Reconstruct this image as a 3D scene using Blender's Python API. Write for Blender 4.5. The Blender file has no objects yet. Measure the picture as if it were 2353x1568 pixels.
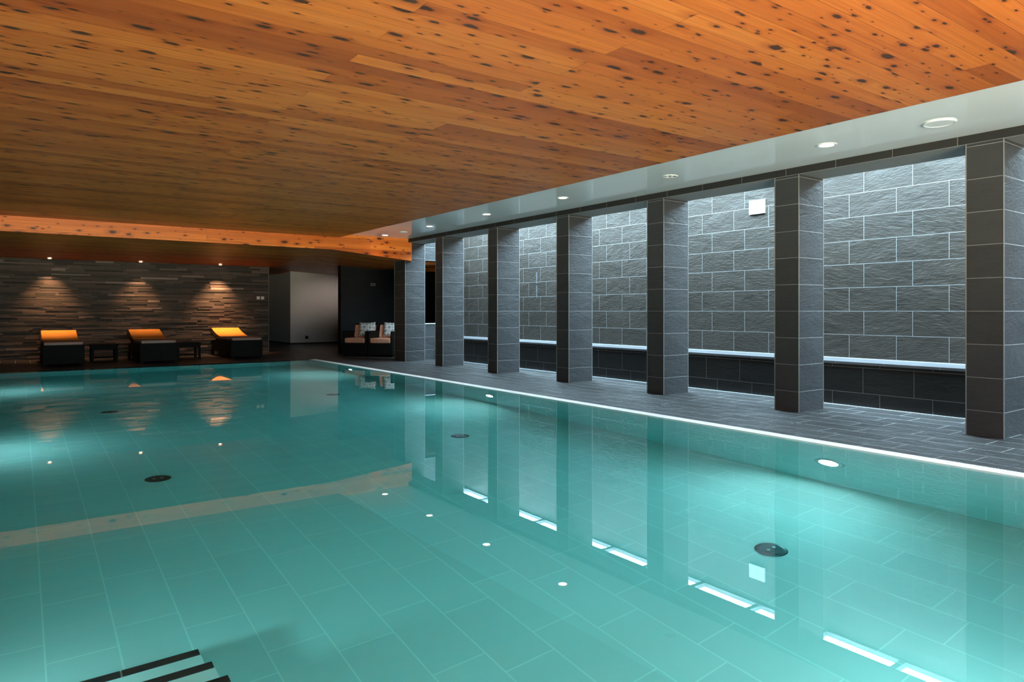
import bpy, bmesh, math, random
from mathutils import Vector, Matrix
random.seed(7)
SC = bpy.context.scene
COL = SC.collection

# ------------------------------------------------------------------ camera
cam_d = bpy.data.cameras.new('camera')
cam = bpy.data.objects.new('camera', cam_d); COL.objects.link(cam)
cam.location = (0, 0, 1.139)
cam.rotation_euler = (math.radians(90), 0, -math.radians(35.7276))
cam_d.sensor_width = 36.0
cam_d.lens = 36.0 * 1580 / 2353
cam_d.shift_y = -68.5 / 2353
cam_d.clip_start = 0.05
SC.camera = cam

# ------------------------------------------------------------------ world (overcast sky, ground made brighter to light the ceiling)
w = bpy.data.worlds.new('sky'); SC.world = w; w.use_nodes = True
nt = w.node_tree; nt.nodes.clear()
wo = nt.nodes.new('ShaderNodeOutputWorld'); bg = nt.nodes.new('ShaderNodeBackground')
tc = nt.nodes.new('ShaderNodeTexCoord'); sx = nt.nodes.new('ShaderNodeSeparateXYZ'); cr = nt.nodes.new('ShaderNodeValToRGB')
nt.links.new(tc.outputs['Generated'], sx.inputs[0])
hf = nt.nodes.new('ShaderNodeMath'); hf.operation = 'MULTIPLY_ADD'; hf.inputs[1].default_value = 0.5; hf.inputs[2].default_value = 0.5
nt.links.new(sx.outputs['Z'], hf.inputs[0]); nt.links.new(hf.outputs[0], cr.inputs[0])
SKY_STOPS = [(0.0, (1.16, 0.98, 0.74)), (0.44, (1.16, 0.98, 0.74)), (0.497, (0.44, 0.37, 0.28)), (0.505, (0.14, 0.17, 0.19)), (1.0, (0.56, 0.78, 0.98))]
while len(cr.color_ramp.elements) < len(SKY_STOPS): cr.color_ramp.elements.new(0.5)
for k_, (p_, c_) in enumerate(SKY_STOPS):
    cr.color_ramp.elements[k_].position = p_; cr.color_ramp.elements[k_].color = (*c_, 1)
nt.links.new(cr.outputs[0], bg.inputs[0]); bg.inputs[1].default_value = 78.0
nt.links.new(bg.outputs[0], wo.inputs[0])

# ------------------------------------------------------------------ view
SC.view_settings.view_transform = 'Standard'
SC.view_settings.look = 'None'
SC.view_settings.exposure = 0.0
SC.view_settings.gamma = 1.0
SC.view_settings.use_curve_mapping = False
SC.cycles.max_bounces = 12
SC.cycles.diffuse_bounces = 5
SC.cycles.transmission_bounces = 8
SC.cycles.use_denoising = True

# ------------------------------------------------------------------ daylight openings: portals over the skylight and the big window
def portal(name, loc, rot, sx_, sy_):
    L = bpy.data.lights.new(name, 'AREA'); L.shape = 'RECTANGLE'; L.size = sx_; L.size_y = sy_
    L.cycles.is_portal = True
    o = bpy.data.objects.new(name, L); o.location = loc; o.rotation_euler = rot; COL.objects.link(o)
    return o
SKY_Z = 3.10
portal('skylight_portal', (8.19, 5.7, SKY_Z + 0.10), (0, 0, 0), 1.12, 17.4)
WIN = (-0.9, 4.0, 0.20, 2.0)          # x0, x1, z0, z1 of the window behind the camera
WY = -3.0
portal('window_portal', ((WIN[0] + WIN[1]) / 2, WY - 0.05, (WIN[2] + WIN[3]) / 2), (math.radians(90), 0, 0), WIN[1] - WIN[0], WIN[3] - WIN[2])

# ------------------------------------------------------------------ dimensions
HC = 1.139                 # a tile joint runs at this height everywhere
ROW = 0.303
XP0, XP1, YP0, YP1, DP = -0.58, 5.59, 0.62, 15.95, 1.30     # pool
XCOL0, XCOL1 = 7.13, 7.63  # columns
XBW = 8.75                 # niche back wall
ZS, ZW = 2.765, 2.700      # white soffit, wood ceiling
XE = 5.515                 # edge of wood ceiling
YF = 13.90                 # fascia board
YST = 19.67                # stone wall
XL = -1.1                  # left wall

# ------------------------------------------------------------------ node helpers
class NT:
    def __init__(s, name):
        s.m = bpy.data.materials.new(name); s.m.use_nodes = True
        s.t = s.m.node_tree; s.t.nodes.clear()
        s.out = s.t.nodes.new('ShaderNodeOutputMaterial')
    def n(s, typ, **kw):
        nd = s.t.nodes.new('ShaderNode' + typ)
        for k, v in kw.items():
            if k.startswith('i_'):
                nd.inputs[k[2:].replace('_', ' ')].default_value = v
            else: setattr(nd, k, v)
        return nd
    def l(s, a, b): s.t.links.new(a, b)
    def math(s, op, a, b=None, c=None, clamp=False):
        nd = s.n('Math', operation=op); nd.use_clamp = clamp
        for i, v in enumerate((a, b, c)):
            if v is None: continue
            if isinstance(v, (int, float)): nd.inputs[i].default_value = v
            else: s.l(v, nd.inputs[i])
        return nd.outputs[0]
    def mix(s, f, a, b, blend='MIX'):
        nd = s.n('Mix', data_type='RGBA', blend_type=blend)
        for sock, v in ((nd.inputs[0], f), (nd.inputs[6], a), (nd.inputs[7], b)):
            if isinstance(v, (int, float)): sock.default_value = v
            elif isinstance(v, tuple): sock.default_value = (*v, 1) if len(v) == 3 else v
            else: s.l(v, sock)
        return nd.outputs[2]
    def ramp(s, f, stops):
        nd = s.n('ValToRGB'); e = nd.color_ramp.elements
        while len(e) < len(stops): e.new(0.5)
        for i, (p, c) in enumerate(stops):
            e[i].position = p; e[i].color = (*c, 1) if len(c) == 3 else c
        s.l(f, nd.inputs[0]); return nd.outputs[0]
    def comb(s, x, y, z=0.0):
        nd = s.n('CombineXYZ')
        for i, v in enumerate((x, y, z)):
            if isinstance(v, (int, float)): nd.inputs[i].default_value = v
            else: s.l(v, nd.inputs[i])
        return nd.outputs[0]
    def pos(s):
        tcn = s.n('TexCoord'); sp = s.n('SeparateXYZ'); s.l(tcn.outputs['Object'], sp.inputs[0])
        return tcn.outputs['Object'], sp.outputs[0], sp.outputs[1], sp.outputs[2]
    def principled(s, col, rough=0.5, spec=0.5, metal=0.0, bump=None, bstr=0.3, bdist=0.01, coat=0.0):
        b = s.n('BsdfPrincipled')
        for key, v in (('Base Color', col), ('Roughness', rough), ('Specular IOR Level', spec), ('Metallic', metal), ('Coat Weight', coat)):
            if isinstance(v, (int, float)): b.inputs[key].default_value = v
            elif isinstance(v, tuple): b.inputs[key].default_value = (*v, 1)
            else: s.l(v, b.inputs[key])
        if bump is not None:
            bp = s.n('Bump'); bp.inputs['Strength'].default_value = bstr; bp.inputs['Distance'].default_value = bdist
            s.l(bump, bp.inputs['Height']); s.l(bp.outputs[0], b.inputs['Normal'])
        s.l(b.outputs[0], s.out.inputs[0]); return b

def simple(name, col, rough=0.5, spec=0.5, metal=0.0, noise=0.0, nscale=30, bstr=0.15):
    t = NT(name)
    if noise > 0:
        v, x, y, z = t.pos()
        nz = t.n('TexNoise', i_Scale=nscale, i_Detail=4.0); t.l(v, nz.inputs['Vector'])
        c = t.mix(nz.outputs[0], tuple(k * (1 - noise) for k in col), tuple(min(1, k * (1 + noise)) for k in col))
        t.principled(c, rough, spec, metal, bump=nz.outputs[0], bstr=bstr, bdist=0.003)
    else: t.principled(col, rough, spec, metal)
    return t.m

def emis(name, col, strength):
    t = NT(name); e = t.n('Emission'); e.inputs[0].default_value = (*col, 1); e.inputs[1].default_value = strength
    t.l(e.outputs[0], t.out.inputs[0]); return t.m

def slate(name, plane, w_, u0, v0, off, rowh=ROW, base=(0.038, 0.038, 0.039), grout=(0.23, 0.23, 0.23), rough=0.42, mortar=0.0028,
          bump=0.7, single=False, ripple=1.0, spec=0.24, streak=None):
    """riven slate tiles; plane picks which two axes carry the tiles"""
    t = NT(name); v, x, y, z = t.pos()
    A = dict(x=x, y=y, z=z)
    if single:      # one tile per course on every face of a pier
        U = t.math('ADD', 0.0, 50.0); V = t.math('SUBTRACT', A[plane[1]], v0); w_ = 200.0
    else:
        U = t.math('SUBTRACT', A[plane[0]], u0); V = t.math('SUBTRACT', A[plane[1]], v0)
    br = t.n('TexBrick'); br.offset = off; br.offset_frequency = 2; br.squash = 1.0
    br.inputs['Color1'].default_value = (0, 0, 0, 1); br.inputs['Color2'].default_value = (1, 1, 1, 1)
    br.inputs['Mortar'].default_value = (0.5, 0.5, 0.5, 1)
    br.inputs['Scale'].default_value = 1.0; br.inputs['Mortar Size'].default_value = mortar
    br.inputs['Mortar Smooth'].default_value = 0.15; br.inputs['Brick Width'].default_value = w_; br.inputs['Row Height'].default_value = rowh
    t.l(t.comb(U, V), br.inputs['Vector'])
    tid = t.n('SeparateColor'); t.l(br.outputs['Color'], tid.inputs[0]); rnd = tid.outputs[0]
    # riven cleft relief: stretched distorted ripples that change from tile to tile
    if plane[1] == 'z': h1, h2, st = (t.math('ADD', x, y), z, 3.2)
    else: h1, h2, st = (y, x, 2.0)
    r7 = t.math('MULTIPLY', rnd, 17.0)
    tilt = t.math('MULTIPLY', t.math('SUBTRACT', rnd, 0.5), 1.2)
    hh = t.math('ADD', t.math('MULTIPLY', h2, st), t.math('MULTIPLY', h1, tilt))
    n1 = t.n('TexNoise', i_Scale=12.0, i_Detail=5.0, i_Roughness=0.6, i_Distortion=0.9); t.l(t.comb(t.math('ADD', h1, r7), hh, r7), n1.inputs['Vector'])
    n2 = t.n('TexNoise', i_Scale=2.3, i_Detail=2.0, i_Distortion=0.6); t.l(t.comb(t.math('ADD', h1, r7), t.math('MULTIPLY', hh, .6), r7), n2.inputs['Vector'])
    rel = t.math('ADD', t.math('MULTIPLY', n1.outputs[0], 0.55 * ripple), t.math('MULTIPLY', n2.outputs[0], 1.2 * ripple))
    c = t.mix(n2.outputs[0], tuple(k * 0.78 for k in base), tuple(k * 1.22 for k in base))
    c = t.mix(t.math('MULTIPLY', rnd, 0.3), c, tuple(k * 1.5 for k in base))
    if streak:
        (sa, sb, sc, sd) = streak
        nz = t.n('TexNoise', i_Scale=30.0, i_Detail=4.0); t.l(v, nz.inputs['Vector'])
        du = t.math('ABSOLUTE', t.math('SUBTRACT', y, sa)); dz = t.math('ABSOLUTE', t.math('SUBTRACT', z, sc))
        m1 = t.math('LESS_THAN', t.math('ADD', du, t.math('MULTIPLY', nz.outputs[0], 0.075)), sb)
        m2 = t.math('LESS_THAN', dz, sd)
        c = t.mix(t.math('MULTIPLY', t.math('MULTIPLY', m1, m2), 0.5), c, (0.16, 0.18, 0.20))
    c = t.mix(br.outputs['Fac'], c, grout)
    hgt = t.mix(br.outputs['Fac'], rel, (0.55, 0.55, 0.55))
    t.principled(c, t.mix(br.outputs['Fac'], (rough,) * 3, (0.7,) * 3), spec, bump=hgt, bstr=bump, bdist=0.02)
    return t.m

def timber(name, along, across, board=0.145, tone=1.0, a0=0.0, knots=1.0, rough=0.42, third=None):
    """stained knotty softwood boards"""
    t = NT(name); v, x, y, z = t.pos()
    A = dict(x=x, y=y, z=z)
    U = t.math('ADD', A[along], 40.0); V = t.math('ADD', A[across], 40.0 + a0)
    br = t.n('TexBrick'); br.offset = 0.37; br.offset_frequency = 3; br.squash = 1.0; br.squash_frequency = 2
    br.inputs['Color1'].default_value = (0, 0, 0, 1); br.inputs['Color2'].default_value = (1, 1, 1, 1); br.inputs['Mortar'].default_value = (0.5, 0.5, 0.5, 1)
    br.inputs['Scale'].default_value = 1.0; br.inputs['Mortar Size'].default_value = 0.0014; br.inputs['Mortar Smooth'].default_value = 0.3
    br.inputs['Brick Width'].default_value = 3.3; br.inputs['Row Height'].default_value = board
    t.l(t.comb(U, V), br.inputs['Vector'])
    sep = t.n('SeparateColor'); t.l(br.outputs['Color'], sep.inputs[0]); rnd = sep.outputs[0]
    wn = t.n('TexWhiteNoise', noise_dimensions='1D')
    row = t.math('FLOOR', t.math('DIVIDE', V, board)); t.l(t.math('ADD', t.math('MULTIPLY', rnd, 31.7), row), wn.inputs['W'])
    rv = wn.outputs['Value']
    r9 = t.math('MULTIPLY', rv, 53.0)
    # grain
    g = t.n('TexNoise', i_Scale=1.0, i_Detail=6.0, i_Roughness=0.65, i_Distortion=0.35)
    t.l(t.comb(t.math('ADD', t.math('MULTIPLY', U, 1.1), r9), t.math('MULTIPLY', V, 55.0), r9), g.inputs['Vector'])
    g2 = t.n('TexNoise', i_Scale=1.0, i_Detail=3.0)
    t.l(t.comb(t.math('ADD', t.math('MULTIPLY', U, 0.7), r9), t.math('MULTIPLY', V, 9.0), r9), g2.inputs['Vector'])
    base = t.ramp(rv, [(0.0, (0.47 * tone, 0.105 * tone, 0.014 * tone)), (0.35, (0.66 * tone, 0.165 * tone, 0.022 * tone)),
                       (0.7, (0.74 * tone, 0.20 * tone, 0.028 * tone)), (1.0, (0.80 * tone, 0.24 * tone, 0.04 * tone))])
    c = t.mix(t.ramp(g.outputs[0], [(0.35, (0, 0, 0)), (0.72, (1, 1, 1))]), base, t.mix(1.0, base, (0.72, 0.58, 0.45), 'MULTIPLY'))
    c = t.mix(t.ramp(g2.outputs[0], [(0.4, (0, 0, 0)), (0.75, (0.7, 0.7, 0.7))]), c, t.mix(1.0, c, (1.25, 1.3, 1.3), 'MULTIPLY'))
    # knots: big ones and small ones, as ellipses stretched along the board
    for (kx, ky, rmin, rmax, keep, seed) in ((2.9, 6.9, 0.07, 0.22, 0.72, 0.0), (5.4, 14.0, 0.05, 0.17, 0.36, 5.3)):
        vo = t.n('TexVoronoi', voronoi_dimensions='2D', feature='F1', i_Scale=1.0, i_Randomness=1.0)
        wob = t.n('TexNoise', i_Scale=26.0, i_Detail=2.0); t.l(v, wob.inputs['Vector'])
        wv = t.math('MULTIPLY', t.math('SUBTRACT', wob.outputs[0], 0.5), 0.13)
        t.l(t.comb(t.math('ADD', t.math('ADD', t.math('MULTIPLY', U, kx), wv), t.math('ADD', r9, seed)), t.math('ADD', t.math('MULTIPLY', V, ky), wv)), vo.inputs['Vector'])
        sc_ = t.n('SeparateColor'); t.l(vo.outputs['Color'], sc_.inputs[0])
        r = t.math('MULTIPLY_ADD', t.math('POWER', sc_.outputs[0], 2.0), rmax - rmin, rmin)
        k = t.math('LESS_THAN', sc_.outputs[1], keep * knots)
        d = t.math('DIVIDE', vo.outputs['Distance'], r)
        core = t.math('MULTIPLY', t.ramp(d, [(0.62, (1, 1, 1)), (1.0, (0, 0, 0))]), k)
        halo = t.math('MULTIPLY', t.ramp(t.math('DIVIDE', d, 2.4), [(0.3, (0.75, 0.75, 0.75)), (1.0, (0, 0, 0))]), k)
        c = t.mix(halo, c, t.mix(1.0, c, (0.62, 0.48, 0.4), 'MULTIPLY'))
        c = t.mix(t.math('MULTIPLY', core, 0.93), c, (0.035, 0.017, 0.010))
    c = t.mix(t.math('MULTIPLY', br.outputs['Fac'], 0.8), c, (0.05, 0.022, 0.01))
    h = t.math('SUBTRACT', t.math('MULTIPLY', g.outputs[0], 0.12), br.outputs['Fac'])
    t.principled(c, rough, 0.28, bump=h, bstr=0.35, bdist=0.004)
    return t.m

M = {}
M['wood_ceiling'] = timber('ceiling_boards', 'x', 'y', tone=0.80)
M['wood_fascia'] = timber('fascia_boards', 'x', 'z', board=0.112, tone=1.2, a0=-0.03, knots=0.9)
M['back_tiles'] = slate('niche_wall_slate', 'yz', 0.589, 4.492, HC, 0.677, streak=(11.29, 0.052, 1.68, 0.27), rough=0.36, base=(0.032, 0.0265, 0.0215))
M['end_tiles'] = slate('niche_end_slate', 'xz', 0.589, 7.63, HC, 0.677)
M['bench_tiles'] = slate('bench_front_slate', 'yz', 0.571, 4.573, 0.165 - ROW * 2, 0.66, bump=0.35, base=(0.022, 0.021, 0.020), grout=(0.16, 0.155, 0.15), spec=0.15)
M['lintel_tiles'] = slate('lintel_slate', 'yz', 0.589, 4.551, 2.683 - ROW, 0.0, bump=0.4, rough=0.65, spec=0.2, base=(0.024, 0.023, 0.022), grout=(0.22, 0.21, 0.20))
M['column_tiles'] = slate('column_slate', 'xz', 1, 0, HC, 0.0, single=True)
M['deck_tiles'] = slate('deck_slate', 'yx', 0.60, 3.01, 5.365, 0.35, rowh=0.27, base=(0.031, 0.029, 0.028), grout=(0.25, 0.26, 0.26), rough=0.33, mortar=0.0040, bump=1.0, ripple=1.5)
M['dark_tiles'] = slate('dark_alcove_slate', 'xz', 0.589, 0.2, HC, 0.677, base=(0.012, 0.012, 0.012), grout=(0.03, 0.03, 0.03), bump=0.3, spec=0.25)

# pale pool tiles: long joints run along the pool, short joints staggered by a third
def pool_tile(name, pu, pv, w_, h_, u0, v0, off):
    t = NT(name); v, x, y, z = t.pos(); A = dict(x=x, y=y, z=z)
    br = t.n('TexBrick'); br.offset = off; br.offset_frequency = 2
    br.inputs['Color1'].default_value = (0.68, 0.72, 0.70, 1); br.inputs['Color2'].default_value = (0.72, 0.76, 0.73, 1); br.inputs['Mortar'].default_value = (0.86, 0.90, 0.86, 1)
    br.inputs['Scale'].default_value = 1.0; br.inputs['Mortar Size'].default_value = 0.0045; br.inputs['Mortar Smooth'].default_value = 0.1
    br.inputs['Brick Width'].default_value = w_; br.inputs['Row Height'].default_value = h_
    t.l(t.comb(t.math('SUBTRACT', A[pu], u0), t.math('SUBTRACT', A[pv], v0)), br.inputs['Vector'])
    nz = t.n('TexNoise', i_Scale=2.5, i_Detail=3.0); t.l(v, nz.inputs['Vector'])
    c = t.mix(t.math('MULTIPLY', nz.outputs[0], 0.12), br.outputs['Color'], (0.45, 0.52, 0.5))
    t.principled(c, 0.5, 0.3); return t.m
M['pool_floor'] = pool_tile('pool_floor_tiles', 'y', 'x', 0.60, 0.302, 4.52 - 6.0, 0.107 - 0.302 * 3, 0.70)
M['pool_side'] = pool_tile('pool_side_tiles', 'y', 'z', 0.60, 0.302, 0.02, -DP, 0.70)
M['pool_end'] = pool_tile('pool_end_tiles', 'x', 'z', 0.60, 0.302, 0.02, -DP, 0.70)

M['white_gloss'] = None
t = NT('white_gloss_soffit'); t.principled((0.88, 0.89, 0.88), 0.08, 1.0); M['white_gloss'] = t.m
M['white_wall'] = simple('white_plaster', (0.72, 0.70, 0.68), 0.8, 0.3, noise=0.04, nscale=12)
M['white_plastic'] = simple('white_plastic', (0.82, 0.83, 0.82), 0.35)
M['grating'] = simple('white_grating', (0.74, 0.70, 0.67), 0.5)
M['trim_metal'] = simple('grey_edge_trim', (0.24, 0.24, 0.23), 0.45, 0.5, 0.3)
M['frame_grey'] = simple('skylight_frame_grey', (0.30, 0.31, 0.32), 0.5)
M['black_plastic'] = simple('black_plastic', (0.02, 0.02, 0.022), 0.4)
M['nosing'] = simple('black_step_nosing', (0.012, 0.012, 0.014), 0.6)
M['drain'] = simple('dark_inlet_metal', (0.03, 0.045, 0.05), 0.4, 0.5, 0.2)
M['steel'] = simple('brushed_steel', (0.55, 0.56, 0.56), 0.3, 0.5, 0.9)
M['light_trim'] = simple('pale_joint', (0.55, 0.60, 0.66), 0.5)
M['concrete'] = simple('plain_concrete', (0.30, 0.30, 0.30), 0.8)
M['dark_paint'] = simple('dark_paint', (0.03, 0.028, 0.027), 0.7)

# wicker: woven strands
t = NT('dark_wicker'); v, x, y, z = t.pos()
wv1 = t.n('TexWave', wave_type='BANDS', bands_direction='Z', i_Scale=28.0, i_Distortion=0.4); t.l(v, wv1.inputs['Vector'])
wv2 = t.n('TexWave', wave_type='BANDS', bands_direction='X', i_Scale=14.0, i_Distortion=0.4); t.l(v, wv2.inputs['Vector'])
ws = t.math('MULTIPLY', wv1.outputs['Fac'], wv2.outputs['Fac'])
t.principled(t.mix(ws, (0.004, 0.004, 0.003), (0.014, 0.012, 0.010)), 0.6, 0.15, bump=ws, bstr=0.5, bdist=0.004); M['wicker'] = t.m

def fabric(name, col, var=0.12):
    t = NT(name); v, x, y, z = t.pos()
    n1 = t.n('TexNoise', i_Scale=240.0, i_Detail=2.0); t.l(v, n1.inputs['Vector'])
    n2 = t.n('TexNoise', i_Scale=5.0, i_Detail=2.0); t.l(v, n2.inputs['Vector'])
    c = t.mix(n2.outputs[0], tuple(k * (1 - var) for k in col), tuple(min(1, k * (1 + var)) for k in col))
    t.principled(c, 0.85, 0.2, bump=n1.outputs[0], bstr=0.2, bdist=0.001); return t.m
M['yellow_fabric'] = fabric('yellow_cushion_fabric', (0.85, 0.36, 0.06))
M['mauve_fabric'] = fabric('mauve_brown_cushion_fabric', (0.42, 0.27, 0.23))
M['coral_fabric'] = fabric('coral_brown_cushion_fabric', (0.66, 0.30, 0.19))
t = NT('grey_swirl_fabric'); v, x, y, z = t.pos()
mp = t.n('TexMagic', turbulence_depth=3, i_Scale=7.0, i_Distortion=1.6); t.l(v, mp.inputs['Vector'])
t.principled(t.ramp(mp.outputs['Fac'], [(0.35, (0.30, 0.27, 0.25)), (0.6, (0.74, 0.70, 0.66))]), 0.85, 0.2); M['swirl'] = t.m

# stacked stone cladding
t = NT('ledge_stone'); v, x, y, z = t.pos()
at = t.n('Attribute', attribute_name='tint')
nz = t.n('TexNoise', i_Scale=14.0, i_Detail=6.0, i_Roughness=0.7); t.l(t.comb(t.math('MULTIPLY', x, 0.6), y, t.math('MULTIPLY', z, 2.5)), nz.inputs['Vector'])
c = t.ramp(at.outputs['Fac'], [(0.0, (0.014, 0.015, 0.012)), (0.3, (0.042, 0.037, 0.030)), (0.65, (0.085, 0.068, 0.056)), (0.9, (0.135, 0.105, 0.09)), (1.0, (0.23, 0.19, 0.17))])
c = t.mix(nz.outputs[0], t.mix(1.0, c, (0.65, 0.65, 0.65), 'MULTIPLY'), t.mix(1.0, c, (1.45, 1.4, 1.35), 'MULTIPLY'))
t.principled(c, 0.62, 0.4, bump=nz.outputs[0], bstr=0.6, bdist=0.012); M['stone'] = t.m

# water: flat clear surface over an absorbing body
t = NT('pool_water'); gl = t.n('BsdfGlass', i_Roughness=0.0, i_IOR=1.333); gl.inputs['Color'].default_value = (1, 1, 1, 1)
ab = t.n('VolumeAbsorption', i_Density=1.0); ab.inputs['Color'].default_value = (0.52, 0.905, 0.91, 1)
t.l(gl.outputs[0], t.out.inputs['Surface']); t.l(ab.outputs[0], t.out.inputs['Volume']); M['water'] = t.m

# thin window glass
t = NT('clear_pane'); tr = t.n('BsdfTransparent'); tr.inputs[0].default_value = (0.92, 0.96, 0.95, 1)
gs = t.n('BsdfGlossy', i_Roughness=0.02); fr = t.n('Fresnel'); geo = t.n('NewGeometry'); t.l(t.math('MULTIPLY_ADD', geo.outputs['Backfacing'], 1 / 1.45 - 1.45, 1.45), fr.inputs[0]); mx = t.n('MixShader')
t.l(fr.outputs[0], mx.inputs[0]); t.l(tr.outputs[0], mx.inputs[1]); t.l(gs.outputs[0], mx.inputs[2]); t.l(mx.outputs[0], t.out.inputs[0]); M['pane'] = t.m

# ------------------------------------------------------------------ mesh helpers
def bx(bm, x0, x1, y0, y1, z0, z1):
    vs = [bm.verts.new(p) for p in ((x0, y0, z0), (x1, y0, z0), (x1, y1, z0), (x0, y1, z0), (x0, y0, z1), (x1, y0, z1), (x1, y1, z1), (x0, y1, z1))]
    fs = []
    for f in ((0, 3, 2, 1), (4, 5, 6, 7), (0, 1, 5, 4), (1, 2, 6, 5), (2, 3, 7, 6), (3, 0, 4, 7)):
        fs.append(bm.faces.new([vs[i] for i in f]))
    return fs
def prism(bm, pts, axis, a, b):
    """extrude a 2-D outline; axis 'x': pts are (y,z); axis 'y': pts are (x,z); axis 'z': pts are (x,y)"""
    def P(p, c):
        return {'x': (c, p[0], p[1]), 'y': (p[0], c, p[1]), 'z': (p[0], p[1], c)}[axis]
    A = [bm.verts.new(P(p, a)) for p in pts]; B = [bm.verts.new(P(p, b)) for p in pts]
    n = len(pts)
    bm.faces.new(A); bm.faces.new(B[::-1])
    for i in range(n): bm.faces.new((A[i], B[i], B[(i + 1) % n], A[(i + 1) % n]))
    bmesh.ops.recalc_face_normals(bm, faces=bm.faces[:])
def lathe(bm, prof, n=40, cx=0, cy=0, axis='z'):
    """revolve (radius, height) profile"""
    rings = []
    for (r, h) in prof:
        if r < 1e-6:
            p = (cx, cy, h) if axis == 'z' else ((h, cx, cy))
            rings.append([bm.verts.new(p)])
        else:
            ring = []
            for i in range(n):
                a = 2 * math.pi * i / n
                u, w_ = r * math.cos(a), r * math.sin(a)
                ring.append(bm.verts.new((cx + u, cy + w_, h) if axis == 'z' else (h, cx + u, cy + w_)))
            rings.append(ring)
    for a, b in zip(rings[:-1], rings[1:]):
        for i in range(n):
            j = (i + 1) % n
            if len(a) == 1 and len(b) == 1: continue
            if len(a) == 1: bm.faces.new((a[0], b[i], b[j]))
            elif len(b) == 1: bm.faces.new((a[i], a[j], b[0]))
            else: bm.faces.new((a[i], a[j], b[j], b[i]))
    bmesh.ops.recalc_face_normals(bm, faces=bm.faces[:])
def obj(name, bm, mat, parent=None, bevel=0.0, seg=2, smooth=False):
    me = bpy.data.meshes.new(name); bm.to_mesh(me); bm.free()
    me.materials.append(mat)
    o = bpy.data.objects.new(name, me); COL.objects.link(o)
    if parent: o.parent = parent
    if smooth:
        for p in me.polygons: p.use_smooth = True
    if bevel > 0:
        md = o.modifiers.new('bevel', 'BEVEL'); md.width = bevel; md.segments = seg; md.limit_method = 'ANGLE'
    return o
def box(name, dims, mat, parent=None, bevel=0.0, seg=2):
    bm = bmesh.new(); bx(bm, *dims); return obj(name, bm, mat, parent, bevel, seg)
def struct(o): o['kind'] = 'structure'; return o
def tag(o, label, cat, group=None, kind=None):
    o['label'] = label; o['category'] = cat
    if group: o['group'] = group
    if kind: o['kind'] = kind
    return o
def thing(name, label, cat, loc=(0, 0, 0), rz=0, group=None):
    o = bpy.data.objects.new(name, None); COL.objects.link(o); o.location = loc; o.rotation_euler = (0, 0, rz)
    o.empty_display_size = 0.1
    return tag(o, label, cat, group)
def copy_tree(o, parent=None):
    c = o.copy(); COL.objects.link(c)
    if parent: c.parent = parent
    for ch in list(o.children): copy_tree(ch, c)
    return c

# ------------------------------------------------------------------ floor and pool shell
bm = bmesh.new()
bx(bm, 5.74, 8.13, WY, YP1, -0.25, 0)            # walk along the columns
bx(bm, XL, 12.0, YP1, 26.2, -0.25, 0)            # beyond the pool
bx(bm, 8.13, 12.0, 14.6, YP1, -0.25, 0)
bx(bm, XL, XP0, YP0, YP1, -0.25, 0)
bx(bm, XL, 5.74, WY, YP0, -0.25, 0)
struct(obj('floor', bm, M['deck_tiles']))
E_ = 0.15
struct(box('floor_pool', (XP0 - E_, XP1 + E_, YP0 - E_, YP1 + E_, -DP - 0.2, -DP), M['pool_floor']))
struct(box('wall_pool_right', (XP1, XP1 + E_, YP0 - E_, YP1, -DP, -0.03), M['pool_side']))
struct(box('wall_pool_left', (XP0 - E_, XP0, YP0 - E_, YP1, -DP, -0.001), M['pool_side']))
struct(box('wall_pool_far', (XP0 - E_, XP1 + E_, YP1, YP1 + E_, -DP, -0.251), M['pool_end']))
struct(box('wall_pool_far_rim', (XP0, XP1 + E_, YP1, YP1 + 0.03, -0.25, -0.001), M['pool_end']))
struct(box('wall_pool_near', (XP0, XP1, YP0 - E_, YP0, -DP, -0.001), M['pool_end']))

wat = box('pool_water', (XP0 - 0.004, XP1 + 0.004, YP0 - 0.004, YP1 + 0.004, -DP - 0.004, -0.004), M['water'])
tag(wat, 'still turquoise water filling the long indoor pool level with the deck', 'water', kind='stuff')

# overflow grating along the right pool edge: rim and cross ribs
bm = bmesh.new()
bx(bm, XP1 - 0.002, XP1 + 0.028, YP0, YP1, -0.03, 0.004)
y = YP0
while y < YP1 - 0.012:
    bx(bm, XP1 + 0.028, 5.735, y, y + 0.0155, -0.022, 0.004); y += 0.021
bx(bm, XP1 + 0.075, XP1 + 0.085, YP0, YP1, -0.024, 0.001)
tag(obj('overflow_grating', bm, M['grating']), 'narrow white ribbed overflow grating along the right edge of the pool', 'grating')
struct(box('trim_gutter', (XP1 + 0.028, 5.745, YP0, YP1, -0.12, -0.10), M['white_plastic']))

# ------------------------------------------------------------------ steps in the pool
M['step'] = simple('pale_step_tiles', (0.66, 0.68, 0.64), 0.5, 0.3, noise=0.05, nscale=6)
st = thing('pool_steps', 'submerged pale tiled steps with black nosings at the near left corner of the pool', 'steps', (XP0, 3.54, -DP))
zt = [-1.13 + 0.17 * k for k in range(7)]; yt = [3.54 - 0.287 * k for k in range(7)]
pts = [(YP0, -DP)]
for k in range(7):
    if k == 0: pts.append((yt[0], -DP))
    pts.append((yt[k], zt[k]))
    if k < 6: pts.append((yt[k + 1], zt[k]))
pts.append((YP0, zt[6]))
pts = [(a - 3.54, b + DP) for a, b in pts]
bm = bmesh.new(); prism(bm, pts, 'x', 0, 0.703 - XP0)
obj('step_block', bm, M['step'], st)
for k in range(7):
    for (a, b) in ((0.0, 0.373 - XP0), (0.381 - XP0, 0.703 - XP0 - 0.003)):
        box('nosing', (a, b, yt[k] - 3.54 - 0.047, yt[k] - 3.54 + 0.003, zt[k] + DP - 0.012, zt[k] + DP + 0.006), M['nosing'], st, 0.002)

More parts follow.
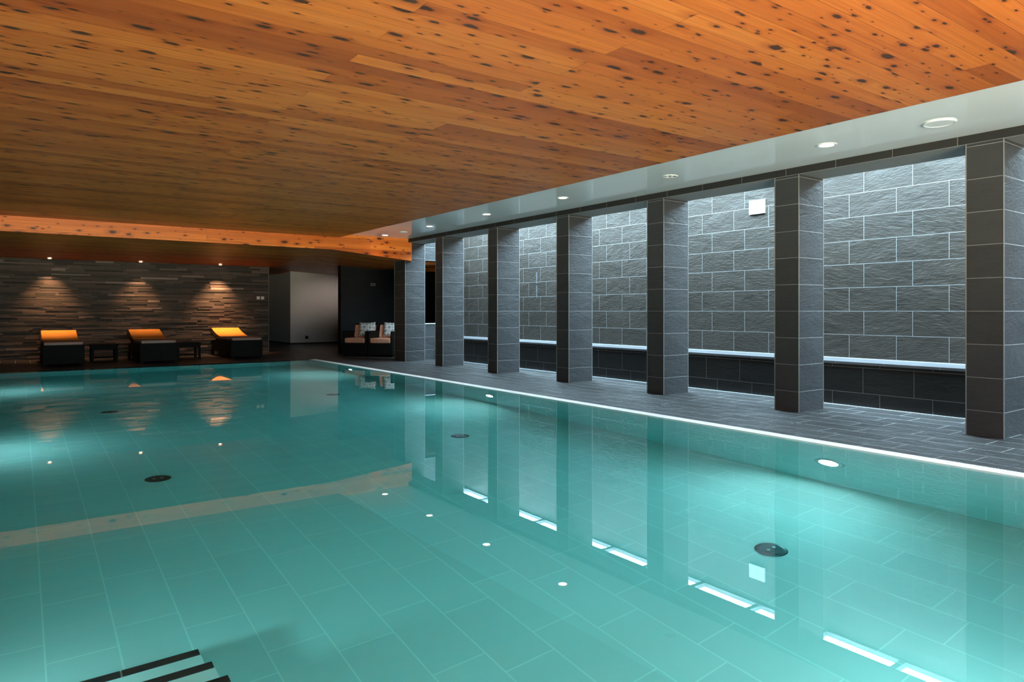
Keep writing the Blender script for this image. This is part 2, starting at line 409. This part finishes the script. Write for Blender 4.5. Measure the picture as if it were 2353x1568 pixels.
# ------------------------------------------------------------------ floor inlets
inlet_labels = {(0, 0): None, (1, 0): 'round dark floor inlet nearest the bottom right of the picture', (0, 1): 'large looking round dark floor inlet in the left half of the pool',
                (1, 1): 'round dark floor inlet in the right row, second from the camera', (0, 2): 'faint dark floor inlet at far left of the pool floor',
                (1, 2): 'small dark floor inlet near the far right pool corner'}
bm = bmesh.new(); lathe(bm, [(0, 0.016), (0.075, 0.016), (0.098, 0.010), (0.105, 0.0)], 36)
src = None
for (i, j), lb in inlet_labels.items():
    if lb is None: continue
    X = (0.985, 4.03)[i]; Y = (2.68, 6.60, 10.43)[j]
    if src is None:
        root = thing('floor_inlet', lb, 'inlet', (X, Y, -DP), 0, 'inlets in the pool floor')
        obj('cover', bm, M['drain'], root, smooth=False)
        b2 = bmesh.new(); lathe(b2, [(0, 0.022), (0.012, 0.022), (0.014, 0.016)], 16, 0.03, 0.0)
        obj('screw', b2, M['steel'], root)
        b2 = bmesh.new(); lathe(b2, [(0, 0.022), (0.012, 0.022), (0.014, 0.016)], 16, -0.03, 0.0); obj('screw', b2, M['steel'], root)
        src = root
    else:
        root = copy_tree(src); root.location = (X, Y, -DP); root['label'] = lb

# ------------------------------------------------------------------ underwater lamps
def lamp_emit(): return emis('underwater_lamp_lens', (0.93, 0.98, 1.0), 430.0)
LE = lamp_emit()
LE2 = emis('soft_underwater_lamp_lens', (0.93, 0.98, 1.0), 340.0)
def uw(x, y, s, label, lens=None):
    r = thing('underwater_lamp', label, 'lamp', (x, y, -0.67), 0, 'lamps in the pool walls')
    bm = bmesh.new(); lathe(bm, [(0.085, s * 0.002), (0.088, s * -0.016), (0.128, s * -0.010), (0.135, 0.0)], 40, axis='x'); obj('bezel', bm, M['steel'], r)
    bm = bmesh.new(); lathe(bm, [(0.086, s * -0.004), (0.05, s * -0.010), (0, s * -0.012)], 40, axis='x'); obj('lens', bm, lens or LE, r)
    return r
uw(XP1, 3.165, 1, 'glowing round lamp in the pool wall nearest the camera')
uw(XP1, 8.32, 1, 'glowing round pool wall lamp in the middle of the right side')
uw(XP1, 13.47, 1, 'small glowing pool wall lamp near the far right corner')
for yy, lb in ((3.165, 'round lamp in the left pool wall beside the steps'), (8.32, 'round lamp in the left pool wall at mid length'), (13.47, 'round lamp in the left pool wall near the far end')):
    uw(XP0, yy, -1, lb, LE2)

for xx, lb in ((1.5, 'added unseen round lamp in the near pool wall beside the steps'), (3.1, 'added unseen round lamp in the near pool wall to the right of the one beside the steps')):  # extra lamps added out of view to brighten the near pool floor
    r_ = uw(0, 0, -1, lb); r_.location = (xx, YP0, -0.67); r_.rotation_euler = (0, 0, math.radians(90))
# ------------------------------------------------------------------ walls
struct(box('wall_left', (XL - 0.2, XL, WY, 26.2, -0.25, 3.3), M['dark_tiles']))
struct(box('wall_right', (XBW, XBW + 0.25, WY - 0.2, 14.6, -0.25, SKY_Z), M['back_tiles']))
bm = bmesh.new()
bx(bm, XL, WIN[0], WY - 0.2, WY, -0.25, 3.3); bx(bm, WIN[1], XBW, WY - 0.2, WY, -0.25, 3.3)
bx(bm, WIN[0], WIN[1], WY - 0.2, WY, -0.25, WIN[2]); bx(bm, WIN[0], WIN[1], WY - 0.2, WY, WIN[3], 3.3)
struct(obj('wall_back', bm, M['white_wall']))
bm = bmesh.new()
for k in range(6):
    xx = WIN[0] + (WIN[1] - WIN[0]) * k / 5; bx(bm, xx - 0.03, xx + 0.03, WY - 0.14, WY - 0.06, WIN[2], WIN[3])
bx(bm, WIN[0], WIN[1], WY - 0.14, WY - 0.06, WIN[2], WIN[2] + 0.05); bx(bm, WIN[0], WIN[1], WY - 0.14, WY - 0.06, WIN[3] - 0.05, WIN[3])
wf = struct(obj('window_1', bm, M['frame_grey']))
box('pane', (WIN[0], WIN[1], WY - 0.11, WY - 0.10, WIN[2], WIN[3]), M['pane'], wf)

# niche end wall with its opening, low parapet and pale capping
bm = bmesh.new()
bx(bm, XCOL1, XBW + 0.25, 14.4, 14.6, 0, 0.835); bx(bm, XCOL1, XBW + 0.25, 14.4, 14.6, 2.335, SKY_Z)
struct(obj('wall_niche_end', bm, M['end_tiles']))
struct(box('trim_parapet', (XCOL1, XBW, 14.385, 14.61, 0.835, 0.85), M['light_trim']))
tag(box('timber_beam', (8.2, 11.9, 16.4, 16.62, 2.22, 2.45), M['wood_fascia']), 'orange timber beam seen in the dark opening behind the farthest column', 'beam')

# tiled bench along the niche
b = thing('tiled_bench', 'long low slate tiled bench running along the niche wall behind the columns', 'bench', (8.44, 5.7, 0))
b_o = (8.44, 5.7)
box('bench_base', (8.135 - 8.44, XBW - 8.44, WY - 5.7, 14.4 - 5.7, 0, 0.50), M['bench_tiles'], b)
box('bench_top', (8.125 - 8.44, XBW - 8.44, WY - 5.7, 14.4 - 5.7, 0.50, 0.530), slate('bench_top_slate', 'yx', 0.589, 0, 0.3, 0.5, base=(0.10, 0.10, 0.105), rough=0.28, bump=0.25), b)
box('bench_back_joint', (XBW - 0.006 - 8.44, XBW - 8.44, WY - 5.7, 14.4 - 5.7, 0.530, 0.537), M['light_trim'], b)
struct(box('trim_bench_joint', (8.10, 8.134, WY, 14.4, 0.0, 0.006), M['light_trim']))

# lintel over the columns
bm = bmesh.new(); bx(bm, XCOL0, XCOL1, WY, 14.6, 2.683, SKY_Z)
struct(obj('wall_lintel', bm, M['lintel_tiles']))
struct(box('trim_lintel_front', (XCOL0 - 0.002, XCOL0 + 0.003, WY, 14.6, 2.681, 2.685), M['trim_metal']))

# skylight above the niche
bm = bmesh.new()
for k in range(-3, 15): bx(bm, XCOL1, XBW, k - 0.035, k + 0.035, SKY_Z, SKY_Z + 0.06)
bx(bm, XCOL1, XCOL1 + 0.04, WY, 14.4, SKY_Z, SKY_Z + 0.06); bx(bm, XBW - 0.03, XBW, WY, 14.4, SKY_Z, SKY_Z + 0.06)
sk = struct(obj('window_2', bm, M['frame_grey']))
box('pane', (XCOL1, XBW, WY, 14.4, SKY_Z + 0.062, SKY_Z + 0.070), M['pane'], sk)

# ------------------------------------------------------------------ columns
def column(y0, ly, label):
    r = thing('tiled_column', label, 'column', (7.38, y0 + ly / 2, 0), 0, 'square slate tiled columns along the pool')
    hx, hy = 0.25, ly / 2
    bm = bmesh.new(); bx(bm, -hx, hx, -hy, hy, 0, 2.683)
    obj('shaft', bm, M['column_tiles'], r)
    for (sx_, sy_) in ((-1, -1), (1, -1), (-1, 1), (1, 1)):
        box('corner_trim', (sx_ * hx - 0.004, sx_ * hx + 0.004, sy_ * hy - 0.004, sy_ * hy + 0.004, 0, 2.683), M['trim_metal'], r)
    return r
col_lab = ['square slate tiled column cut by the right edge of the picture', 'second slate tiled column from the right edge, nearest whole column',
           'slate column standing just left of the white wall plate', 'fourth slate tiled column counted from the right edge',
           'slate column just left of the thin pale streak on the niche wall', 'narrow looking slate column, second from the far end',
           'farthest slate column, under the end of the orange fascia']
for yy, lb in zip((2.413, 4.392, 6.383, 8.365, 10.375, 12.36), col_lab): column(yy, 0.30, lb)
column(14.05, 0.55, col_lab[6])

# ------------------------------------------------------------------ ceilings
struct(box('ceiling', (XL, XE, WY, YF, ZW, ZW + 0.12), M['wood_ceiling']))
struct(box('ceiling_soffit', (XE + 0.002, XCOL0, WY, YF + 0.02, ZS, ZS + 0.10), M['white_gloss']))
# fascia: level for most of its length, its right end board drops lower
bm = bmesh.new(); prism(bm, [(XL, 2.445), (5.345, 2.436), (7.214, 2.272), (7.214, ZS + 0.12), (XL, ZS + 0.12)], 'y', YF, YF + 0.05)
struct(obj('wall_fascia', bm, M['wood_fascia']))
# low ceiling beyond
bm = bmesh.new()
P = dict(a=(XL, YF + .03, 2.445), b=(5.345, YF + .03, 2.437), c=(7.214, YF + .03, 2.273), d=(XL, YST + .3, 2.37), e=(5.76, YST, 2.381), f=(7.62, 23.65, 2.515), g=(9.43, 23.65, 2.415),
         h=(12.0, 14.62, 2.36), c2=(7.64, 14.62, 2.255), i=(12.0, 26.2, 2.45), j=(5.76, 26.2, 2.53), k=(XL, YST + .3, 2.37))
V_ = {k: bm.verts.new(v) for k, v in P.items()}
for f in (('a', 'b', 'e', 'd'), ('b', 'c', 'f', 'e'), ('c', 'c2', 'f'), ('c2', 'h', 'g'), ('c2', 'g', 'f'), ('h', 'i', 'g'), ('g', 'i', 'j', 'f'), ('f', 'j', 'e')):
    bm.faces.new([V_[k] for k in f])
bmesh.ops.remove_doubles(bm, verts=bm.verts[:], dist=1e-4)
lc = obj('ceiling_low', bm, M['wood_ceiling']); md = lc.modifiers.new('solid', 'SOLIDIFY'); md.thickness = 0.5; md.offset = 1.0; struct(lc)
# check the solidify direction: normals should face down, thickness grows upwards
me = lc.data
if me.polygons[0].normal.z > 0:
    me.flip_normals()
md.offset = -1.0

struct(box('ceiling_light_shield', (XL - 0.2, 12.2, 14.62, 26.4, 3.3, 3.4), M['concrete']))  # unseen slab added to keep sky light from leaking in
struct(box('ceiling_light_shield_low', (XL, 5.74, YST + 0.3, 26.2, 2.55, 2.65), M['concrete']))  # unseen slab added behind the stone wall, closes a sky light leak
# ------------------------------------------------------------------ far walls
rs = random.Random(3)
bm = bmesh.new()
tint = []
bx(bm, XL, 5.72, YST + 0.03, YST + 0.25, 0, 2.9); tint += [0.1] * 6
z = 0.0
while z < 2.40:
    h = rs.choice((0.028, 0.036, 0.044, 0.052))
    x = XL - rs.random() * 0.2
    while x < 5.72:
        l = rs.uniform(0.22, 0.95)
        x1 = min(x + l, 5.72)
        if 5.72 - x1 < 0.12: x1 = 5.72
        d = rs.uniform(0.0, 0.028)
        tv = min(1, max(0, rs.gauss(0.48, 0.24)))
        bx(bm, x + 0.001, x1 - 0.001, YST - d, YST + 0.04, z + 0.001, z + h - 0.001); tint += [tv] * 6
        x = x1
    z += h
sw = obj('wall_stone', bm, M['stone']); at_ = sw.data.attributes.new('tint', 'FLOAT', 'FACE')
at_.data.foreach_set('value', tint); struct(sw)
struct(box('trim_stone_edge', (5.72, 5.728, YST - 0.032, YST + 0.25, 0, 2.5), M['trim_metal']))
wb = struct(box('wall_white_block', (7.62, 9.41, 23.65, 26.2, 0.05, 3.0), M['white_wall']))
struct(box('baseboard_white_block', (7.64, 9.40, 23.67, 26.2, 0, 0.05), M['dark_paint']))
struct(box('wall_far', (XL - 0.2, 12.2, 26.2, 26.4, -0.25, 3.3), M['dark_paint']))
struct(box('wall_alcove', (7.18, 12.0, 18.0, 18.2, 0, 3.0), M['dark_tiles']))
struct(box('wall_alcove_side', (9.43, 9.6, 18.2, 23.7, 0, 3.0), M['dark_tiles']))
struct(box('wall_far_right', (12.0, 12.2, 14.4, 26.4, -0.25, 3.3), M['dark_paint']))
struct(box('wall_alcove_front', (9.0, 12.2, 14.4, 14.6, -0.25, 3.3), M['dark_paint']))

# ------------------------------------------------------------------ small fittings on walls
tag(box('wall_plate', (XBW - 0.03, XBW, 5.91, 6.165, 2.553, 2.757), M['white_plastic'], bevel=0.004), 'square white cover plate high on the slate niche wall', 'cover plate')
sp = thing('light_switch', 'small pale switch on the stone wall, left one of the pair', 'switch', (5.435, YST - 0.03, 1.508), 0, 'switches on the stone wall')
box('plate', (-0.042, 0.042, -0.012, 0.03, -0.042, 0.042), M['white_plastic'], sp, 0.003)
box('rocker', (-0.025, 0.025, -0.017, -0.01, -0.028, 0.028), M['white_plastic'], sp, 0.002)
s2 = copy_tree(sp); s2.location = (5.552, YST - 0.03, 1.508); s2['label'] = 'small pale switch on the stone wall, right one next to the metal edge'
ol = thing('floor_level_outlet', 'small black socket low on the white wall block', 'outlet', (8.19, 23.65, 0.225), 0)
box('plate', (-0.055, 0.055, -0.015, 0, -0.055, 0.055), M['black_plastic'], ol, 0.003)
bm = bmesh.new(); lathe(bm, [(0.03, 0), (0.03, 0.012), (0.022, 0.012), (0.020, 0.002), (0, 0.002)], 24)
o = obj('socket', bm, M['black_plastic'], ol); o.rotation_euler = (math.radians(90), 0, 0); o.location = (0, -0.013, 0)
sp2 = thing('wall_sensor', 'faint grey box high on the dark wall above the armchairs', 'sensor', (8.12, 18.0, 1.89), 0)
box('housing', (-0.075, 0.075, -0.035, 0, -0.04, 0.04), simple('grey_plastic', (0.16, 0.16, 0.15), 0.5), sp2, 0.008)
box('lens_strip', (-0.05, 0.05, -0.038, -0.034, -0.012, 0.012), M['black_plastic'], sp2)

# ------------------------------------------------------------------ ceiling lamps
WARM = (1.0, 0.62, 0.33)
LW = emis('warm_lamp_lens', (1.0, 0.74, 0.52), 30.0)
LOFF = simple('unlit_lamp_glass', (0.6, 0.62, 0.62), 0.2)
def downlight(x, y, z, label, on=True, r=0.085, energy=14, group='downlights in the white soffit', cone=80, tilt=(0, 0), col=(1.0, 0.72, 0.45)):
    t_ = thing('recessed_downlight', label, 'ceiling lamp', (x, y, z), 0, group)
    bm = bmesh.new(); lathe(bm, [(r * 0.70, 0.002), (r * 0.72, -0.006), (r * 0.95, -0.006), (r, 0.0)], 36); obj('trim_ring', bm, M['white_plastic'], t_)
    if on:
        bm = bmesh.new(); lathe(bm, [(0, -0.003), (r * 0.5, -0.0025), (r * 0.70, 0.0)], 36); obj('lens', bm, LW, t_)
        L = bpy.data.lights.new('lamp_beam', 'SPOT'); L.energy = energy; L.color = col; L.spot_size = math.radians(cone); L.spot_blend = 1.0; L.shadow_soft_size = 0.03
        lo = bpy.data.objects.new('lamp_beam', L); lo.location = (0, 0, -0.015); lo.rotation_euler = (math.radians(tilt[0]), math.radians(tilt[1]), 0); lo.parent = t_; COL.objects.link(lo)
    else:
        bm = bmesh.new(); lathe(bm, [(0, -0.002), (r * 0.70, -0.001)], 36); obj('lens', bm, M['black_plastic'], t_)
        for k in range(3):
            a = 2 * math.pi * k / 3 + 0.5
            bm = bmesh.new(); lathe(bm, [(0, -0.010), (r * 0.16, -0.009), (r * 0.24, -0.001)], 20, r * 0.36 * math.cos(a), r * 0.36 * math.sin(a)); obj('bulb', bm, LOFF, t_)
    return t_
XD = 6.42
downlight(XD, 3.66, ZS, 'warm lit round downlight in the white soffit nearest the camera', r=0.095)
downlight(XD - 0.04, 5.61, ZS, 'unlit round downlight in the white soffit showing three bulbs', on=False, r=0.095)
downlight(XD - 0.08, 7.57, ZS, 'lit downlight of the white soffit just beyond the unlit one')
downlight(XD - 0.04, 9.60, ZS, 'lit soffit downlight, third from the far end')
downlight(XD - 0.02, 11.60, ZS, 'lit soffit downlight, second from the far end')
downlight(XD - 0.05, 13.50, ZS, 'lit soffit downlight at the far end beside the orange fascia', energy=30, cone=120)
def blank(x, y, label, r=0.10):
    t_ = thing('blank_ceiling_disc', label, 'ceiling cover', (x, y, ZS), 0, 'blank white discs in the soffit')
    bm = bmesh.new(); lathe(bm, [(0, -0.010), (r * 0.85, -0.010), (r * 0.9, -0.004)], 40); obj('cover', bm, M['white_plastic'], t_)
    bm = bmesh.new(); lathe(bm, [(r * 0.9, -0.003), (r * 0.92, -0.012), (r, -0.010), (r * 1.02, 0)], 40); obj('rim', bm, M['white_plastic'], t_)
blank(6.45, 2.66, 'blank white disc in the soffit near the right edge of the picture', 0.125)
blank(6.43, 12.75, 'small blank white disc between the two farthest soffit downlights', 0.08)
for (x, en, lb) in ((0.61, 260, 'tiny warm spotlight over the left lounger at the stone wall'), (2.49, 150, 'tiny warm spotlight over the middle lounger at the stone wall'), (4.36, 420, 'tiny warm spotlight over the right lounger at the stone wall')):
    zc = 2.37
    d_ = downlight(x, 19.28, zc - 0.004, lb, r=0.05, energy=en, group='spotlights along the stone wall', cone=78, tilt=(8, 0), col=(1.0, 0.50, 0.24))

downlight(9.05, 21.9, 2.42, 'added unseen downlight in the low ceiling brightening the white wall block', r=0.06, energy=560, group='spotlights along the stone wall', cone=140, tilt=(28, -6), col=(1.0, 0.80, 0.72))  # added lamp, hidden by the alcove wall, lifts the white block
# ------------------------------------------------------------------ sun loungers
def lounger_proto(label):
    r = thing('sun_lounger', label, 'sun lounger', (0, 0, 0), 0, 'sun loungers at the stone wall')
    W = 0.37; HG = 1.30; LN = 2.18
    bm = bmesh.new()   # woven skirt with a slot under it
    prism(bm, [(0, 0.035), (0, 0.43), (HG, 0.43), (HG + 0.06, 0.43), (HG + 0.06, 0.035)], 'x', -W, W)
    obj('base', bm, M['wicker'], r, 0.012)
    bm = bmesh.new()
    prism(bm, [(HG + 0.06, 0.12), (HG + 0.06, 0.43), (HG + 0.25, 0.43), (LN - 0.05, 0.34), (LN - 0.05, 0.12)], 'x', -W + 0.02, W - 0.02)
    obj('tail_frame', bm, M['wicker'], r, 0.01)
    for sx_ in (-1, 1):
        for yy in (0.04, LN - 0.12):
            box('leg', (sx_ * (W - 0.035) - 0.03, sx_ * (W - 0.035) + 0.03, yy - 0.03, yy + 0.03, 0, 0.13), M['wicker'], r)
    def strip(y0, z0, y1, z1, sag, th, n=10):
        top = []; 
        for i in range(n + 1):
            f = i / n; top.append((y0 + (y1 - y0) * f, z0 + (z1 - z0) * f - sag * math.sin(math.pi * f)))
        return top + [(a + 0.02, b - th) for a, b in top[::-1]]
    bm = bmesh.new(); prism(bm, strip(HG - 0.02, 0.436, LN, 0.635, 0.02, 0.045), 'x', -W, W); obj('backrest', bm, M['wicker'], r, 0.008)
    # seat cushion, softly rounded
    bm = bmesh.new(); bx(bm, -W + 0.025, W - 0.025, 0.0, HG - 0.03, 0.432, 0.498); obj('seat_cushion', bm, M['mauve_fabric'], r, 0.022, 4)
    bm = bmesh.new(); prism(bm, strip(HG - 0.06, 0.505, LN - 0.01, 0.70, 0.025, 0.060), 'x', -W + 0.025, W - 0.025); obj('back_cushion', bm, M['yellow_fabric'], r, 0.014, 3)
    return r
L1 = lounger_proto('dark wicker sun lounger with yellow back cushion, leftmost at the stone wall'); L1.location = (0.78, 17.0, 0)
L2 = copy_tree(L1); L2.location = (2.53, 16.82, 0); L2.rotation_euler = (0, 0, math.radians(0)); L2['label'] = 'dark wicker sun lounger with yellow back cushion, between the two side tables'
L3 = copy_tree(L1); L3.location = (4.52, 17.28, 0); L3['label'] = 'dark wicker sun lounger with yellow back cushion, nearest the white wall block'

# side tables
def side_table(loc, label, first=None):
    if first: 
        c = copy_tree(first); c.location = loc; c['label'] = label; return c
    r = thing('side_table', label, 'side table', loc, 0, 'low wicker side tables')
    box('table_top', (-0.27, 0.27, -0.27, 0.27, 0.345, 0.385), M['wicker'], r, 0.006)
    box('apron', (-0.255, 0.255, -0.255, 0.255, 0.27, 0.345), M['wicker'], r, 0.004)
    for a in (-1, 1):
        for b_ in (-1, 1): box('leg', (a * 0.235 - 0.025, a * 0.235 + 0.025, b_ * 0.235 - 0.025, b_ * 0.235 + 0.025, 0, 0.27), M['wicker'], r)
    box('lower_shelf', (-0.21, 0.21, -0.21, 0.21, 0.075, 0.095), M['wicker'], r)
    return r
T1 = side_table((1.60, 18.2, 0), 'low dark wicker table between the left and middle loungers')
side_table((3.33, 18.1, 0), 'low dark wicker table between the middle and right loungers', T1)

# ------------------------------------------------------------------ armchairs with pillows
def soft(bm, x0, x1, y0, y1, z0, z1): bx(bm, x0, x1, y0, y1, z0, z1)
def armchair(loc, rz, label, first=None):
    if first:
        c = copy_tree(first); c.location = loc; c.rotation_euler = (0, 0, rz); c['label'] = label; return c
    r = thing('wicker_armchair', label, 'armchair', loc, rz, 'armchairs by the dark wall')
    # origin: front centre, faces -y
    box('base', (-0.342, 0.342, 0.0, 0.74, 0.05, 0.335), M['wicker'], r, 0.01)
    for s in (-1, 1):
        box('armrest', (min(s * 0.285, s * 0.342), max(s * 0.285, s * 0.342), 0.0, 0.72, 0.335, 0.64), M['wicker'], r, 0.012)
    bm = bmesh.new(); prism(bm, [(0.60, 0.335), (0.66, 0.815), (0.75, 0.815), (0.75, 0.335)], 'x', -0.342, 0.342); obj('backrest', bm, M['wicker'], r, 0.012)
    for a in (-1, 1):
        for b_ in (0.05, 0.69): box('leg', (a * 0.30 - 0.025, a * 0.30 + 0.025, b_ - 0.025, b_ + 0.025, 0, 0.06), M['wicker'], r)
    box('seat_cushion', (-0.28, 0.28, -0.01, 0.60, 0.337, 0.465), M['coral_fabric'], r, 0.03, 4)
    bm = bmesh.new(); prism(bm, [(0.46, 0.467), (0.53, 0.79), (0.655, 0.79), (0.60, 0.467)], 'x', -0.28, 0.28); obj('back_cushion', bm, M['coral_fabric'], r, 0.03, 4)
    return r
A1 = armchair((6.88, 16.35, 0), math.radians(-52), 'dark wicker armchair with coral cushions, left one of the pair')
A2 = armchair((7.315, 15.793, 0), math.radians(-52), 'dark wicker armchair with coral cushions, partly hidden by the farthest column', A1)
def pillow(chair, label, first=None):
    mat = Matrix.Translation(chair.location) @ Matrix.Rotation(chair.rotation_euler[2], 4, 'Z')
    p = mat @ Vector((0.09, 0.44, 0.475))
    if first: o = first.copy(); COL.objects.link(o)
    else:
        bm = bmesh.new(); n = 14
        g = {}
        for sgn in (1, -1):
            for i in range(n + 1):
                for j in range(n + 1):
                    u, v_ = i / n * 2 - 1, j / n * 2 - 1
                    if sgn == -1 and (abs(u) == 1 or abs(v_) == 1): g[(sgn, i, j)] = g[(1, i, j)]; continue
                    th = 0.075 * ((1 - u * u) * (1 - v_ * v_)) ** 0.45
                    pin = 1 - 0.10 * (1 - abs(v_) ** 2) * abs(u) ** 3; pin2 = 1 - 0.10 * (1 - abs(u) ** 2) * abs(v_) ** 3
                    g[(sgn, i, j)] = bm.verts.new((0.24 * u * pin, -sgn * th, 0.24 + 0.19 * v_ * pin2 - 0.04))
            for i in range(n):
                for j in range(n):
                    q = [g[(sgn, i, j)], g[(sgn, i + 1, j)], g[(sgn, i + 1, j + 1)], g[(sgn, i, j + 1)]]
                    bm.faces.new(q if sgn == 1 else q[::-1])
        o = obj('throw_pillow', bm, M['swirl'], smooth=True)
    o.location = p; o.rotation_euler = (math.radians(-10), 0, chair.rotation_euler[2])
    return tag(o, label, 'pillow', 'patterned pillows on the armchairs')
P1 = pillow(A1, 'grey and white swirl patterned pillow on the left armchair')
pillow(A2, 'grey and white swirl patterned pillow on the right armchair by the column', P1)
